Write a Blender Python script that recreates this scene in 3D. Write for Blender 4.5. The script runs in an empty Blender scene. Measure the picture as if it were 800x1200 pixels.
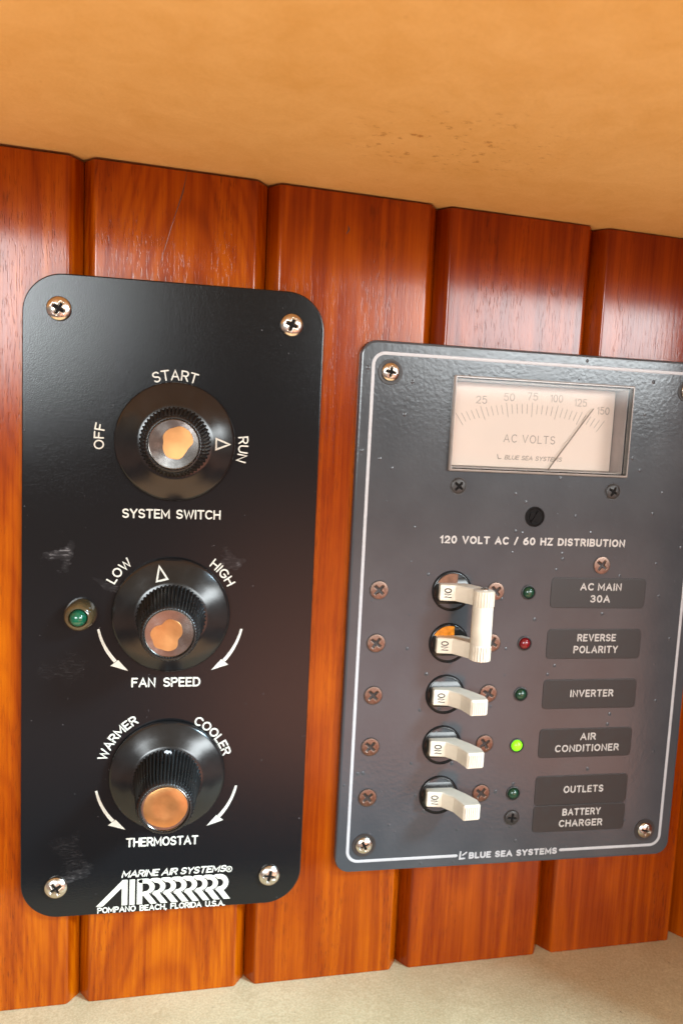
import bpy, math, random
from math import sin, cos, pi, radians, hypot, atan2

# ------------------------------------------------------------------ scene, camera
scene = bpy.context.scene
MM = 0.001
Z0 = 0.1415                       # height of the board coordinates' origin above the counter
# board coordinates in millimetres: u right, v down, w into the wall (front faces have w <= 0)
CAM_R = ((0.9815666743, -0.0469957258, -0.1852518978),
         (0.0258082596, 0.9930109261, -0.1151661168),
         (0.1893694738, 0.1082621932, 0.9759193101))
CAM_C = (5.2178, -63.7933, -265.3329)


def P(u, v, w):
    return (u * MM, w * MM, -v * MM + Z0)


def D(a):
    return (a[0], a[2], -a[1])


from mathutils import Matrix, Vector
cam_data = bpy.data.cameras.new('camera')
cam = bpy.data.objects.new('camera', cam_data)
scene.collection.objects.link(cam)
r_, d_, f_ = (Vector(D(a)) for a in CAM_R)
m = Matrix((r_, -d_, -f_)).transposed().to_4x4()
m.translation = Vector(P(*CAM_C))
cam.matrix_world = m
cam_data.sensor_fit = 'HORIZONTAL'
cam_data.sensor_width = 36.0
cam_data.lens = 919.82 / 800 * 36.0
cam_data.clip_start = 0.005
cam_data.clip_end = 100
cam_data.dof.use_dof = True
cam_data.dof.focus_distance = 0.250
cam_data.dof.aperture_fstop = 24.0
scene.camera = cam
scene.view_settings.view_transform = 'Standard'
scene.view_settings.look = 'None'
scene.view_settings.exposure = 0.0
scene.view_settings.gamma = 1.0
scene.view_settings.use_curve_mapping = False
scene.render.film_transparent = False
scene.cycles.max_bounces = 8
scene.cycles.glossy_bounces = 4
scene.cycles.transmission_bounces = 8
scene.cycles.caustics_reflective = False
scene.cycles.caustics_refractive = False

# ------------------------------------------------------------------ node helpers


class NT:
    def __init__(self, tree):
        self.t = tree
        tree.nodes.clear()

    def n(self, typ, **kw):
        nd = self.t.nodes.new(typ)
        for k, v in kw.items():
            setattr(nd, k, v)
        return nd

    def link(self, a, b):
        self.t.links.new(a, b)

    def val(self, sock, v):
        if hasattr(v, 'is_output') or isinstance(v, bpy.types.NodeSocket):
            self.link(v, sock)
        else:
            sock.default_value = v

    def math(self, op, a, b=0.0, c=0.0, clamp=False):
        nd = self.n('ShaderNodeMath', operation=op, use_clamp=clamp)
        self.val(nd.inputs[0], a)
        self.val(nd.inputs[1], b)
        if op in ('MULTIPLY_ADD', 'SMOOTH_MIN', 'COMPARE'):
            self.val(nd.inputs[2], c)
        return nd.outputs[0]

    def vmath(self, op, a, b):
        nd = self.n('ShaderNodeVectorMath', operation=op)
        self.val(nd.inputs[0], a)
        self.val(nd.inputs[1], b)
        return nd.outputs[0]

    def rng(self, x, a, b, c=0.0, d=1.0, smooth=False):
        nd = self.n('ShaderNodeMapRange')
        if smooth:
            nd.interpolation_type = 'SMOOTHSTEP'
        self.val(nd.inputs[0], x)
        for i, q in enumerate((a, b, c, d)):
            nd.inputs[i + 1].default_value = q
        return nd.outputs[0]

    def noise(self, vec, scale, detail=3.0, rough=0.5, dist=0.0):
        nd = self.n('ShaderNodeTexNoise')
        self.link(vec, nd.inputs['Vector'])
        nd.inputs['Scale'].default_value = scale
        nd.inputs['Detail'].default_value = detail
        nd.inputs['Roughness'].default_value = rough
        nd.inputs['Distortion'].default_value = dist
        return nd.outputs[0]

    def ramp(self, x, stops):
        nd = self.n('ShaderNodeValToRGB')
        self.link(x, nd.inputs[0])
        e = nd.color_ramp.elements
        while len(e) < len(stops):
            e.new(0.5)
        for el, (p, c) in zip(e, stops):
            el.position = p
            el.color = (*c, 1) if len(c) == 3 else c
        return nd.outputs[0]

    def mix(self, f, a, b, mode='MIX'):
        nd = self.n('ShaderNodeMix', data_type='RGBA', blend_type=mode)
        self.val(nd.inputs[0], f)
        for s, q in ((nd.inputs[6], a), (nd.inputs[7], b)):
            if isinstance(q, bpy.types.NodeSocket):
                self.link(q, s)
            else:
                s.default_value = (*q, 1)
        return nd.outputs[2]

    def objmm(self, sx=1000, sy=1000, sz=1000, seed=False):
        tc = self.n('ShaderNodeTexCoord')
        mp = self.n('ShaderNodeMapping')
        self.link(tc.outputs['Object'], mp.inputs[0])
        mp.inputs['Scale'].default_value = (sx, sy, sz)
        out = mp.outputs[0]
        if seed:
            at = self.n('ShaderNodeAttribute', attribute_type='OBJECT', attribute_name='seed')
            sc = self.n('ShaderNodeVectorMath', operation='SCALE')
            sc.inputs[0].default_value = (137.3, 51.7, 911.1)
            self.link(at.outputs['Fac'], sc.inputs['Scale'])
            out = self.vmath('ADD', out, sc.outputs[0])
        return out

    def bump(self, h, strength, dist, normal=None):
        b = self.n('ShaderNodeBump')
        self.link(h, b.inputs['Height'])
        b.inputs['Strength'].default_value = strength
        b.inputs['Distance'].default_value = dist
        if normal is not None:
            self.link(normal, b.inputs['Normal'])
        return b.outputs[0]


def new_mat(name):
    mt = bpy.data.materials.new(name)
    mt.use_nodes = True
    nt = NT(mt.node_tree)
    out = nt.n('ShaderNodeOutputMaterial')
    bs = nt.n('ShaderNodeBsdfPrincipled')
    nt.link(bs.outputs[0], out.inputs[0])
    return mt, nt, bs


# ------------------------------------------------------------------ world: the dim cabin and its windows
world = bpy.data.worlds.new('World')
scene.world = world
world.use_nodes = True
wt = NT(world.node_tree)
wo = wt.n('ShaderNodeOutputWorld')
bg = wt.n('ShaderNodeBackground')
wt.link(bg.outputs[0], wo.inputs[0])
tc = wt.n('ShaderNodeTexCoord')
sx = wt.n('ShaderNodeSeparateXYZ')
wt.link(tc.outputs['Generated'], sx.inputs[0])
elev = wt.rng(sx.outputs['Z'], -1, 1)
base = wt.ramp(elev, [(0.0, (2.3, 1.40, 0.75)), (0.15, (2.3, 1.40, 0.75)), (0.20, (0.08, 0.09, 0.12)), (0.283, (0.10, 0.11, 0.13)),
                      (0.291, (0.34, 0.25, 0.21)), (0.49, (0.26, 0.22, 0.20)),
                      (0.53, (0.28, 0.26, 0.24)), (0.62, (0.55, 0.38, 0.22)), (1.0, (0.55, 0.36, 0.18))])
az = wt.math('ARCTAN2', sx.outputs['X'], wt.math('MULTIPLY', sx.outputs['Y'], -1.0))   # 0 towards the viewer, + right
wn = wt.noise(tc.outputs['Generated'], 5.0, 2.0)
top = wt.rng(sx.outputs['Z'], 0.30, 0.20, smooth=True)
right = wt.math('MULTIPLY', wt.rng(az, 0.16, 0.42, smooth=True), wt.rng(az, .95, .70, smooth=True))
right = wt.math('MULTIPLY', right, wt.rng(sx.outputs['Z'], 0.035, 0.115, smooth=True))
left = wt.math('POWER', wt.rng(az, -0.01, -0.24), 2.0)
left = wt.math('MULTIPLY', left, wt.rng(az, -0.62, -0.42, smooth=True))
left = wt.math('MULTIPLY', left, wt.rng(sx.outputs['Z'], -0.02, 0.12, smooth=True))
win = wt.math('MULTIPLY', top, wt.math('ADD', wt.math('MULTIPLY', right, 1.0), wt.math('MULTIPLY', left, 1.15)))
win = wt.math('MULTIPLY', win, wt.rng(wn, 0.3, 0.6, 0.65, 1.1))
glow = wt.math('MULTIPLY', wt.rng(sx.outputs['Z'], -0.433, -0.417), wt.rng(sx.outputs['Z'], -0.05, -0.36))
glow = wt.math('MULTIPLY', glow, wt.math('MULTIPLY', wt.rng(az, -0.07, 0.15, 0.08, 1.0, smooth=True), wt.rng(az, 0.80, 0.48, 0.1, 1.0, smooth=True)))
glow = wt.math('MULTIPLY', glow, wt.rng(wn, 0.35, 0.65, 0.85, 1.1))
base = wt.mix(glow, base, (3.9, 1.55, 0.96))
winc = wt.mix(win, (0, 0, 0), (27.0, 29.2, 30.0))
tot = wt.mix(1.0, base, winc, 'ADD')
wt.link(tot, bg.inputs[0])
bg.inputs[1].default_value = 1.0


def area_lamp(name, loc, target, sx_, sy_, power, color):
    ld = bpy.data.lights.new(name, 'AREA')
    ld.shape = 'RECTANGLE'
    ld.size, ld.size_y = sx_, sy_
    ld.energy = power
    ld.color = color
    o = bpy.data.objects.new(name, ld)
    scene.collection.objects.link(o)
    o.location = loc
    o.rotation_euler = (Vector(target) - Vector(loc)).to_track_quat('-Z', 'Y').to_euler()
    return o


# daylight through a hatch up on the right
area_lamp('window_light', (1.00, -0.72, 0.88), (0.06, 0, 0.06), 0.28, 0.20, 37.0, (0.62, 0.90, 1.08))

# ------------------------------------------------------------------ mesh helpers


class MB:
    """collects verts (board mm) and faces, then builds one mesh object"""

    def __init__(self):
        self.v, self.f, self.sm = [], [], []

    def add(self, verts, faces):
        o = len(self.v)
        self.v += verts
        self.f += [tuple(i + o for i in q) for q in faces]

    def loft(self, rings, cap0=True, cap1=True, closed=True):
        n = len(rings[0])
        vs = [p for r in rings for p in r]
        fs = []
        for k in range(len(rings) - 1):
            for i in range(n if closed else n - 1):
                j = (i + 1) % n
                fs.append((k * n + i, k * n + j, (k + 1) * n + j, (k + 1) * n + i))
        if cap0:
            fs.append(tuple(range(n))[::-1])
        if cap1:
            b = (len(rings) - 1) * n
            fs.append(tuple(b + i for i in range(n)))
        self.add(vs, fs)

    def build(self, name, mat, parent=None, angle=35, label=None, origin=None):
        me = bpy.data.meshes.new(name)
        ou, ov, ow = origin or (0, 0, 0)
        me.from_pydata([((u - ou) * MM, (w - ow) * MM, -(v - ov) * MM) for u, v, w in self.v], [], self.f)
        import bmesh
        bm = bmesh.new()
        bm.from_mesh(me)
        bmesh.ops.recalc_face_normals(bm, faces=bm.faces)
        bm.to_mesh(me)
        bm.free()
        me.polygons.foreach_set('use_smooth', [True] * len(me.polygons))
        me.set_sharp_from_angle(angle=radians(angle))
        if mat:
            me.materials.append(mat)
        o = bpy.data.objects.new(name, me)
        scene.collection.objects.link(o)
        if parent:
            o.parent = parent
        o.location = (ou * MM, ow * MM, -ov * MM)
        if not parent:
            o.location.z += Z0
        if label:
            o['label'] = label
        return o


def rrect(cu, cv, w, h, r, seg=8):
    pts = []
    r = max(r, 0.01)
    for (sx_, sy_, a0) in ((1, -1, -90), (1, 1, 0), (-1, 1, 90), (-1, -1, 180)):
        for k in range(seg + 1):
            a = radians(a0 + 90 * k / seg)
            pts.append((cu + sx_ * (w / 2 - r) + r * cos(a), cv + sy_ * (h / 2 - r) + r * sin(a)))
    return pts


def plate(mb, cu, cv, w, h, r, w_back, w_front, bev=0.5, seg=10):
    rings = []
    for inset, ww in ((0, w_back), (0, w_front + bev), (bev * .3, w_front + bev * .3), (bev, w_front), (bev + .12, w_front)):
        rings.append([(a, b, ww) for a, b in rrect(cu, cv, w - 2 * inset, h - 2 * inset, r - inset, seg)])
    mb.loft(rings)


def lathe(mb, cu, cv, prof, n=64, w0=0.0, rad=None, cap0=False, cap1=True):
    """prof: (radius, height towards the viewer)"""
    rings = []
    for r, h in prof:
        ring = []
        for i in range(n):
            a = 2 * pi * i / n
            q = r * (rad(i, r, h) if rad else 1)
            ring.append((cu + q * cos(a), cv + q * sin(a), w0 - h))
        rings.append(ring)
    mb.loft(rings, cap0, cap1)


def ribbon(mb, pts, width, w, t=0.05, closed=False):
    """a stroke of paint: pts (u, v), raised by t above the plane w"""
    P_ = [pts[0]]
    for q in pts[1:]:
        if hypot(q[0] - P_[-1][0], q[1] - P_[-1][1]) > 1e-4:
            P_.append(q)
    if closed and hypot(P_[0][0] - P_[-1][0], P_[0][1] - P_[-1][1]) < 1e-4:
        P_.pop()
    n = len(P_)
    if n < 2:
        return
    hw = width / 2
    st = []

    def nrm(a, b):
        dx, dy = b[0] - a[0], b[1] - a[1]
        l = hypot(dx, dy)
        return dx / l, dy / l
    for i, q in enumerate(P_):
        a = P_[(i - 1) % n] if closed or i else None
        b = P_[(i + 1) % n] if closed or i < n - 1 else None
        if a and b:
            d1, d2 = nrm(a, q), nrm(q, b)
            nx, ny = -(d1[1] + d2[1]), d1[0] + d2[0]
            l = hypot(nx, ny)
            if l < 1e-3:
                nx, ny = -d1[1], d1[0]
                s = 1
            else:
                nx, ny = nx / l, ny / l
                s = min(1.0 / max(nx * -d1[1] + ny * d1[0], 0.3), 1.7)
            st.append((q, nx, ny, s))
        else:
            d = nrm(a, q) if a else nrm(q, b)
            st.append((q, -d[1], d[0], 1, d, bool(a)))
    out = []
    for s in st:
        if len(s) == 4:
            out.append(s)
        else:
            q, nx, ny, _, d, end = s
            caps = [(0, 1), (0.6, .8), (0.9, .42), (1.0, .12)]
            sg = 1 if end else -1
            cs = [((q[0] + sg * d[0] * hw * e, q[1] + sg * d[1] * hw * e), nx, ny, k) for e, k in caps]
            out += cs if end else cs[::-1]
    rings = []
    for q, nx, ny, s in out:
        k = hw * s
        rings.append([(q[0] + nx * k * x, q[1] + ny * k * x, ww) for x, ww in
                      ((-1, w + .02), (-.72, w - t), (.72, w - t), (1, w + .02))])
    if closed:
        rings.append(rings[0])
    mb.loft(rings, False, False, closed=False)


# ------------------------------------------------------------------ engraving alphabet (single strokes, y up, cap height 1)
def arc(cx, cy, rx, ry, a0, a1, n=10):
    return [(cx + rx * cos(radians(a0 + (a1 - a0) * k / n)), cy + ry * sin(radians(a0 + (a1 - a0) * k / n))) for k in range(n + 1)]


G = {
    'A': (.74, [[(0, 0), (.37, 1), (.74, 0)], [(.13, .33), (.61, .33)]]),
    'B': (.60, [[(0, .5), (0, 1), (.33, 1)] + arc(.34, .76, .22, .24, 88, -88, 8) + [(.02, .52)],
                [(.3, .52), (.35, .52)] + arc(.35, .26, .25, .26, 88, -88, 8) + [(0, 0), (0, .5)]]),
    'C': (.68, [arc(.38, .5, .38, .5, 48, 312, 16)]),
    'D': (.66, [[(0, .5), (0, 1), (.26, 1)] + arc(.27, .5, .39, .5, 88, -88, 12) + [(0, 0), (0, .5)]]),
    'E': (.52, [[(.52, 1), (0, 1), (0, 0), (.52, 0)], [(0, .52), (.44, .52)]]),
    'F': (.52, [[(.52, 1), (0, 1), (0, 0)], [(0, .52), (.44, .52)]]),
    'G': (.72, [arc(.38, .5, .38, .5, 48, 330, 16) + [(.72, .45), (.42, .45)]]),
    'H': (.64, [[(0, 0), (0, 1)], [(.64, 0), (.64, 1)], [(0, .52), (.64, .52)]]),
    'I': (.02, [[(.01, 0), (.01, 1)]]),
    'L': (.48, [[(0, 1), (0, 0), (.48, 0)]]),
    'M': (.80, [[(0, 0), (0, 1), (.4, .25), (.8, 1), (.8, 0)]]),
    'N': (.64, [[(0, 0), (0, 1), (.64, 0), (.64, 1)]]),
    'O': (.76, [arc(.38, .5, .38, .5, 90, 450, 22)]),
    'P': (.58, [[(0, 0), (0, 1), (.32, 1)] + arc(.33, .74, .25, .26, 88, -88, 8) + [(.02, .48)]]),
    'R': (.60, [[(0, 0), (0, 1), (.32, 1)] + arc(.33, .74, .25, .26, 88, -88, 8) + [(.02, .48)], [(.32, .48), (.6, 0)]]),
    'S': (.58, [arc(.29, .75, .27, .25, 28, 270, 12) + arc(.29, .25, .29, .25, 88, -152, 12)]),
    'T': (.62, [[(0, 1), (.62, 1)], [(.31, 1), (.31, 0)]]),
    'U': (.64, [[(0, 1), (0, .32)] + arc(.32, .32, .32, .32, 182, 358, 10) + [(.64, 1)]]),
    'V': (.70, [[(0, 1), (.35, 0), (.7, 1)]]),
    'W': (.98, [[(0, 1), (.24, 0), (.49, .9), (.74, 0), (.98, 1)]]),
    'Y': (.66, [[(0, 1), (.33, .46), (.66, 1)], [(.33, .46), (.33, 0)]]),
    'Z': (.60, [[(0, 1), (.6, 1), (0, 0), (.6, 0)]]),
    '0': (.58, [arc(.29, .5, .29, .5, 90, 450, 20)]),
    '1': (.24, [[(0, .78), (.22, 1), (.22, 0)]]),
    '2': (.58, [arc(.29, .70, .28, .30, 165, -35, 10) + [(0, 0), (.58, 0)]]),
    '3': (.58, [arc(.28, .75, .25, .25, 150, -88, 10), arc(.28, .26, .30, .26, 88, -150, 10)]),
    '5': (.58, [[(.52, 1), (.09, 1), (.04, .54)] + arc(.28, .33, .30, .33, 130, -150, 12)]),
    '6': (.58, [arc(.29, .31, .29, .31, 90, 450, 16), [(.02, .36), (.10, .72), (.42, 1)]]),
    '7': (.56, [[(0, 1), (.56, 1), (.18, 0)]]),
    '/': (.36, [[(0, -.05), (.36, 1.05)]]),
    '.': (.04, [[(.0, .02), (.04, .02)]]),
    ',': (.06, [[(.06, .05), (0, -.18)]]),
}


def layout(s, width, gap=.26, space=.42):
    """polylines in (x, y) with x in mm over the wanted width (centred), y in cap heights"""
    x, out = 0.0, []
    for ch in s:
        if ch == ' ':
            x += space
            continue
        wd, st = G[ch]
        for pl in st:
            out.append([(x + a, b) for a, b in pl])
        x += wd + gap
    x -= gap
    k = width / x
    return [[(a * k - width / 2, b) for a, b in pl] for pl in out]


def text(mb, s, cu, vb, width, cap, stroke, w, rot=0.0, gap=.26, space=.42, t=0.05, slant=0.0):
    """straight text centred on cu with its baseline at vb; rot in degrees clockwise about (cu, vb)"""
    c, sn = cos(radians(rot)), sin(radians(rot))
    for k, pl in enumerate(layout(s, width - stroke, gap, space)):
        q = []
        for x, y in pl:
            x += slant * y * cap
            y = -(y * (cap - stroke) + stroke / 2)
            q.append((cu + x * c - y * sn, vb + x * sn + y * c))
        closed = len(q) > 8 and hypot(q[0][0] - q[-1][0], q[0][1] - q[-1][1]) < 1e-3
        ribbon(mb, q, stroke, w, t + 0.006 * (k % 5), closed)


def arc_text(mb, s, cu, cv, rbase, ang, width, cap, stroke, w, gap=.26, space=.42, t=0.05):
    """text on a circle about (cu, cv), feet towards the centre, middle at ang degrees clockwise from the top"""
    for k, pl in enumerate(layout(s, width - stroke, gap, space)):
        q = []
        for x, y in pl:
            r = rbase + y * (cap - stroke) + stroke / 2
            a = radians(ang) + x / (rbase + cap / 2)
            q.append((cu + r * sin(a), cv - r * cos(a)))
        closed = len(q) > 8 and hypot(q[0][0] - q[-1][0], q[0][1] - q[-1][1]) < 1e-3
        ribbon(mb, q, stroke, w, t + 0.006 * (k % 5), closed)


# ------------------------------------------------------------------ materials
def mat_wood():
    mt, nt, bs = new_mat('varnished_wood')
    p = nt.objmm(seed=True)
    mpw = nt.n('ShaderNodeMapping')
    nt.link(p, mpw.inputs[0])
    mpw.inputs['Scale'].default_value = (1, 1, .10)
    broad = nt.noise(mpw.outputs[0], .035, 2.0, .5)
    # growth rings: distance field warped by broad noise
    sep = nt.n('ShaderNodeSeparateXYZ')
    nt.link(p, sep.inputs[0])
    ringx = nt.math('ADD', nt.math('MULTIPLY', broad, 9.0), nt.math('MULTIPLY', sep.outputs[0], .055))
    rings = nt.math('SINE', nt.math('MULTIPLY', ringx, 6.0))
    rings = nt.rng(rings, -1, 1)
    rings = nt.math('POWER', rings, 1.7)
    # cathedral figure: nested arches on some planks
    fig = nt.n('ShaderNodeAttribute', attribute_type='OBJECT', attribute_name='figure')
    lsep = nt.n('ShaderNodeSeparateXYZ')
    nt.link(nt.objmm(), lsep.inputs[0])
    wob = nt.noise(mpw.outputs[0], .05, 2.0)
    xx = nt.math('ADD', lsep.outputs[0], nt.math('MULTIPLY', nt.math('SUBTRACT', wob, .5), 26.0))
    arch = nt.math('ADD', nt.math('MULTIPLY', nt.math('MULTIPLY', xx, xx), .055), nt.math('MULTIPLY', lsep.outputs[2], .34))
    arch = nt.rng(nt.math('SINE', nt.math('ADD', arch, nt.math('MULTIPLY', broad, 16.0))), -1, 1)
    arch = nt.math('POWER', arch, 2.5)
    mpf = nt.n('ShaderNodeMapping')
    nt.link(p, mpf.inputs[0])
    mpf.inputs['Scale'].default_value = (1, 1, .022)
    fib = nt.noise(mpf.outputs[0], .75, 6.0, .68)
    mpp = nt.n('ShaderNodeMapping')
    nt.link(p, mpp.inputs[0])
    mpp.inputs['Scale'].default_value = (1, 1, .085)
    por = nt.noise(mpp.outputs[0], 2.3, 2.0, .55)
    pores = nt.rng(por, .57, .66, smooth=True)
    dens = nt.rng(nt.noise(mpw.outputs[0], .10, 2.0), .42, .62, .15, 1.0)
    pores = nt.math('MULTIPLY', pores, dens)
    blot = nt.noise(p, .028, 3.0, .55)
    k = nt.math('ADD', nt.math('MULTIPLY', rings, .20), nt.math('MULTIPLY', fib, .78))
    k = nt.math('ADD', k, nt.math('MULTIPLY', blot, .35))
    k = nt.math('ADD', k, nt.math('MULTIPLY', nt.math('SUBTRACT', .3, arch), nt.math('MULTIPLY', fig.outputs['Fac'], .15)))
    k = nt.rng(k, .31, 1.03)
    col = nt.ramp(k, [(0, (.13, .012, .0004)), (.35, (.25, .039, .0005)), (.65, (.345, .070, .0006)), (1, (.47, .118, .001))])
    tone = nt.n('ShaderNodeAttribute', attribute_type='OBJECT', attribute_name='redness')
    col = nt.mix(tone.outputs['Fac'], col, nt.mix(1.0, col, (.72, .50, .5), 'MULTIPLY'))
    col = nt.mix(nt.math('MULTIPLY', pores, .48), col, (.07, .010, .002))
    nt.link(col, bs.inputs['Base Color'])
    bs.inputs['Roughness'].default_value = .36
    bs.inputs['Specular IOR Level'].default_value = .0
    bs.inputs['Coat Weight'].default_value = .62
    bs.inputs['Coat IOR'].default_value = 1.5
    bs.inputs['Coat Roughness'].default_value = .13
    fine = nt.noise(p, 1.1, 3.0, .6)
    h = nt.math('SUBTRACT', nt.math('ADD', nt.math('MULTIPLY', fib, .5), nt.math('MULTIPLY', fine, .16)),
                nt.math('MULTIPLY', pores, .8))
    nb = nt.bump(h, .55, .00028)
    nt.link(nb, bs.inputs['Normal'])
    cb = nt.bump(h, .15, .00024)
    nt.link(cb, bs.inputs['Coat Normal'])
    return mt


def mat_black_plate():
    mt, nt, bs = new_mat('black_textured_plate')
    p = nt.objmm()
    tex = nt.noise(p, 3.2, 2.0, .5)
    # scuffs: pale dusty rub marks near the left side, placed by soft ellipses broken up with noise
    mps = nt.n('ShaderNodeMapping')
    nt.link(p, mps.inputs[0])
    mps.inputs['Rotation'].default_value = (0, .9, 0)
    mps.inputs['Scale'].default_value = (.35, 1, 1.5)
    sc = nt.noise(mps.outputs[0], 1.0, 5.0, .72, .8)
    wv = nt.n('ShaderNodeTexNoise')
    nt.link(p, wv.inputs['Vector'])
    wv.inputs['Scale'].default_value = .13
    wv.inputs['Detail'].default_value = 4.0
    wpos = nt.vmath('SUBTRACT', wv.outputs['Color'], (.5, .5, .5))
    wsc = nt.n('ShaderNodeVectorMath', operation='SCALE')
    nt.link(wpos, wsc.inputs[0])
    wsc.inputs['Scale'].default_value = 15.0
    sep = nt.n('ShaderNodeSeparateXYZ')
    nt.link(nt.vmath('ADD', p, wsc.outputs[0]), sep.inputs[0])
    tot = None
    for (u, v, ru, rv, amt) in ((-35, -17.5, 5.5, 3.6, .62), (-33, 20, 9, 6, .06), (-32, 84, 5, 9, .09),
                                (-30, 91.5, 6, 3, .26), (-19, -8.5, 9, 2.5, .28), (20, -17, 4, 4, .3)):
        dx = nt.math('DIVIDE', nt.math('SUBTRACT', sep.outputs[0], u), ru)
        dz = nt.math('DIVIDE', nt.math('ADD', sep.outputs[2], v), rv)
        d = nt.math('ADD', nt.math('MULTIPLY', dx, dx), nt.math('MULTIPLY', dz, dz))
        e = nt.math('MULTIPLY', nt.rng(d, 1.0, 0.0, smooth=True), amt)
        tot = e if tot is None else nt.math('MAXIMUM', tot, e)
    scr = nt.math('MULTIPLY', tot, nt.rng(sc, .50, .70, smooth=True))
    haze = nt.math('MULTIPLY', tot, .06)
    dots = nt.math('MULTIPLY', nt.rng(nt.noise(p, .8, 1.0), .80, .83), .22)
    msk = nt.math('ADD', nt.math('ADD', scr, haze), dots, clamp=True)
    col = nt.mix(msk, (.0075, .0077, .0085), (.30, .29, .30))
    nt.link(col, bs.inputs['Base Color'])
    nt.link(nt.rng(msk, 0, .5, .085, .5), bs.inputs['Roughness'])
    bs.inputs['Specular IOR Level'].default_value = .34
    nt.link(nt.bump(tex, .22, .00012), bs.inputs['Normal'])
    return mt


def mat_grey_plate():
    mt, nt, bs = new_mat('grey_powder_coat')
    p = nt.objmm()
    tex = nt.noise(p, .75, 2.0, .5)
    drops = nt.n('ShaderNodeTexVoronoi', feature='F1')
    nt.link(p, drops.inputs['Vector'])
    drops.inputs['Scale'].default_value = .30
    sepc = nt.n('ShaderNodeSeparateColor')
    nt.link(drops.outputs['Color'], sepc.inputs[0])
    keep = nt.math('GREATER_THAN', sepc.outputs[0], .45)
    rad = nt.math('MULTIPLY', sepc.outputs[1], .20)
    dd = nt.math('SUBTRACT', nt.math('ADD', rad, .06), drops.outputs['Distance'])
    d = nt.math('MULTIPLY', nt.rng(dd, 0, .16, smooth=True), keep)
    h = nt.math('ADD', nt.math('MULTIPLY', tex, .22), nt.math('MULTIPLY', d, 1.0))
    stain = nt.noise(p, .045, 4.0, .6)
    col = nt.mix(nt.rng(stain, .35, .7), (.049, .054, .060), (.060, .065, .071))
    nt.link(col, bs.inputs['Base Color'])
    nt.link(nt.rng(stain, .3, .7, .14, .19), bs.inputs['Roughness'])
    bs.inputs['Specular IOR Level'].default_value = .42
    nt.link(nt.bump(h, .55, .0003), bs.inputs['Normal'])
    return mt


def mat_simple(name, col, rough, metal=0.0, spec=.5, var=.12, scale=.2, bump=0.0, bscale=1.0, coat=0.0, emit=None, aniso=0.0):
    mt, nt, bs = new_mat(name)
    p = nt.objmm()
    nz = nt.noise(p, scale, 3.0, .6)
    c = nt.mix(nt.rng(nz, .3, .7), tuple(x * (1 - var) for x in col), tuple(min(1, x * (1 + var)) for x in col))
    nt.link(c, bs.inputs['Base Color'])
    nt.link(nt.rng(nz, .3, .7, max(rough * .85, .02), min(rough * 1.15, 1)), bs.inputs['Roughness'])
    bs.inputs['Metallic'].default_value = metal
    bs.inputs['Specular IOR Level'].default_value = spec
    bs.inputs['Coat Weight'].default_value = coat
    if bump:
        nt.link(nt.bump(nt.noise(p, bscale, 3.0, .6), bump, .0002), bs.inputs['Normal'])
    if emit:
        bs.inputs['Emission Color'].default_value = (*emit[0], 1)
        bs.inputs['Emission Strength'].default_value = emit[1]
    if aniso:
        tg = nt.n('ShaderNodeTangent', direction_type='RADIAL', axis='Y')
        nt.link(tg.outputs[0], bs.inputs['Tangent'])
        bs.inputs['Anisotropic'].default_value = aniso
    return mt


def mat_cream(name, base, dark, spots, spot_amt, seed, cluster=None, grain=.12):
    mt, nt, bs = new_mat(name)
    p = nt.vmath('ADD', nt.objmm(), (seed, seed * 2.3, seed * .7))
    big = nt.noise(p, .012, 4.0, .6)
    mid = nt.noise(p, .09, 7.0, .75, .6)
    k = nt.math('ADD', nt.math('MULTIPLY', big, .6), nt.math('MULTIPLY', mid, .5))
    col = nt.mix(nt.rng(k, .40, .70), dark, base)
    sp = nt.rng(nt.noise(p, .42, 3.0, .6), .66, .74, smooth=True)
    sp = nt.math('MULTIPLY', sp, nt.rng(nt.noise(p, .05, 2.0), .45, .65))
    if cluster:
        raw = nt.objmm()
        sep = nt.n('ShaderNodeSeparateXYZ')
        nt.link(raw, sep.inputs[0])
        dx = nt.math('DIVIDE', nt.math('SUBTRACT', sep.outputs[0], cluster[0]), cluster[2])
        dy = nt.math('DIVIDE', nt.math('SUBTRACT', sep.outputs[1], cluster[1]), cluster[3])
        d = nt.math('ADD', nt.math('MULTIPLY', dx, dx), nt.math('MULTIPLY', dy, dy))
        near = nt.rng(d, 1.0, .0, smooth=True)
        mpz = nt.n('ShaderNodeMapping')
        nt.link(p, mpz.inputs[0])
        mpz.inputs['Scale'].default_value = (.55, 1, 1)
        s2 = nt.rng(nt.noise(mpz.outputs[0], .40, 4.0, .74), .575, .67, smooth=True)
        sp = nt.math('MAXIMUM', nt.math('MULTIPLY', sp, .25), nt.math('MULTIPLY', nt.math('MULTIPLY', s2, near), 1.0))
    gr = nt.noise(p, 1.3, 3.0, .7)
    col = nt.mix(nt.math('MULTIPLY', nt.rng(gr, .35, .62), grain), col, nt.mix(1.0, col, (.62, .56, .48), 'MULTIPLY'))
    col = nt.mix(nt.math('MULTIPLY', sp, spot_amt), col, spots)
    nt.link(col, bs.inputs['Base Color'])
    bs.inputs['Roughness'].default_value = .48
    bs.inputs['Specular IOR Level'].default_value = .35
    h = nt.math('ADD', nt.math('MULTIPLY', nt.noise(p, .03, 3.0), 1.0), nt.math('MULTIPLY', nt.noise(p, .8, 4.0, .65), .05 + grain * .28))
    nt.link(nt.bump(h, .35, .0015), bs.inputs['Normal'])
    return mt


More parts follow.
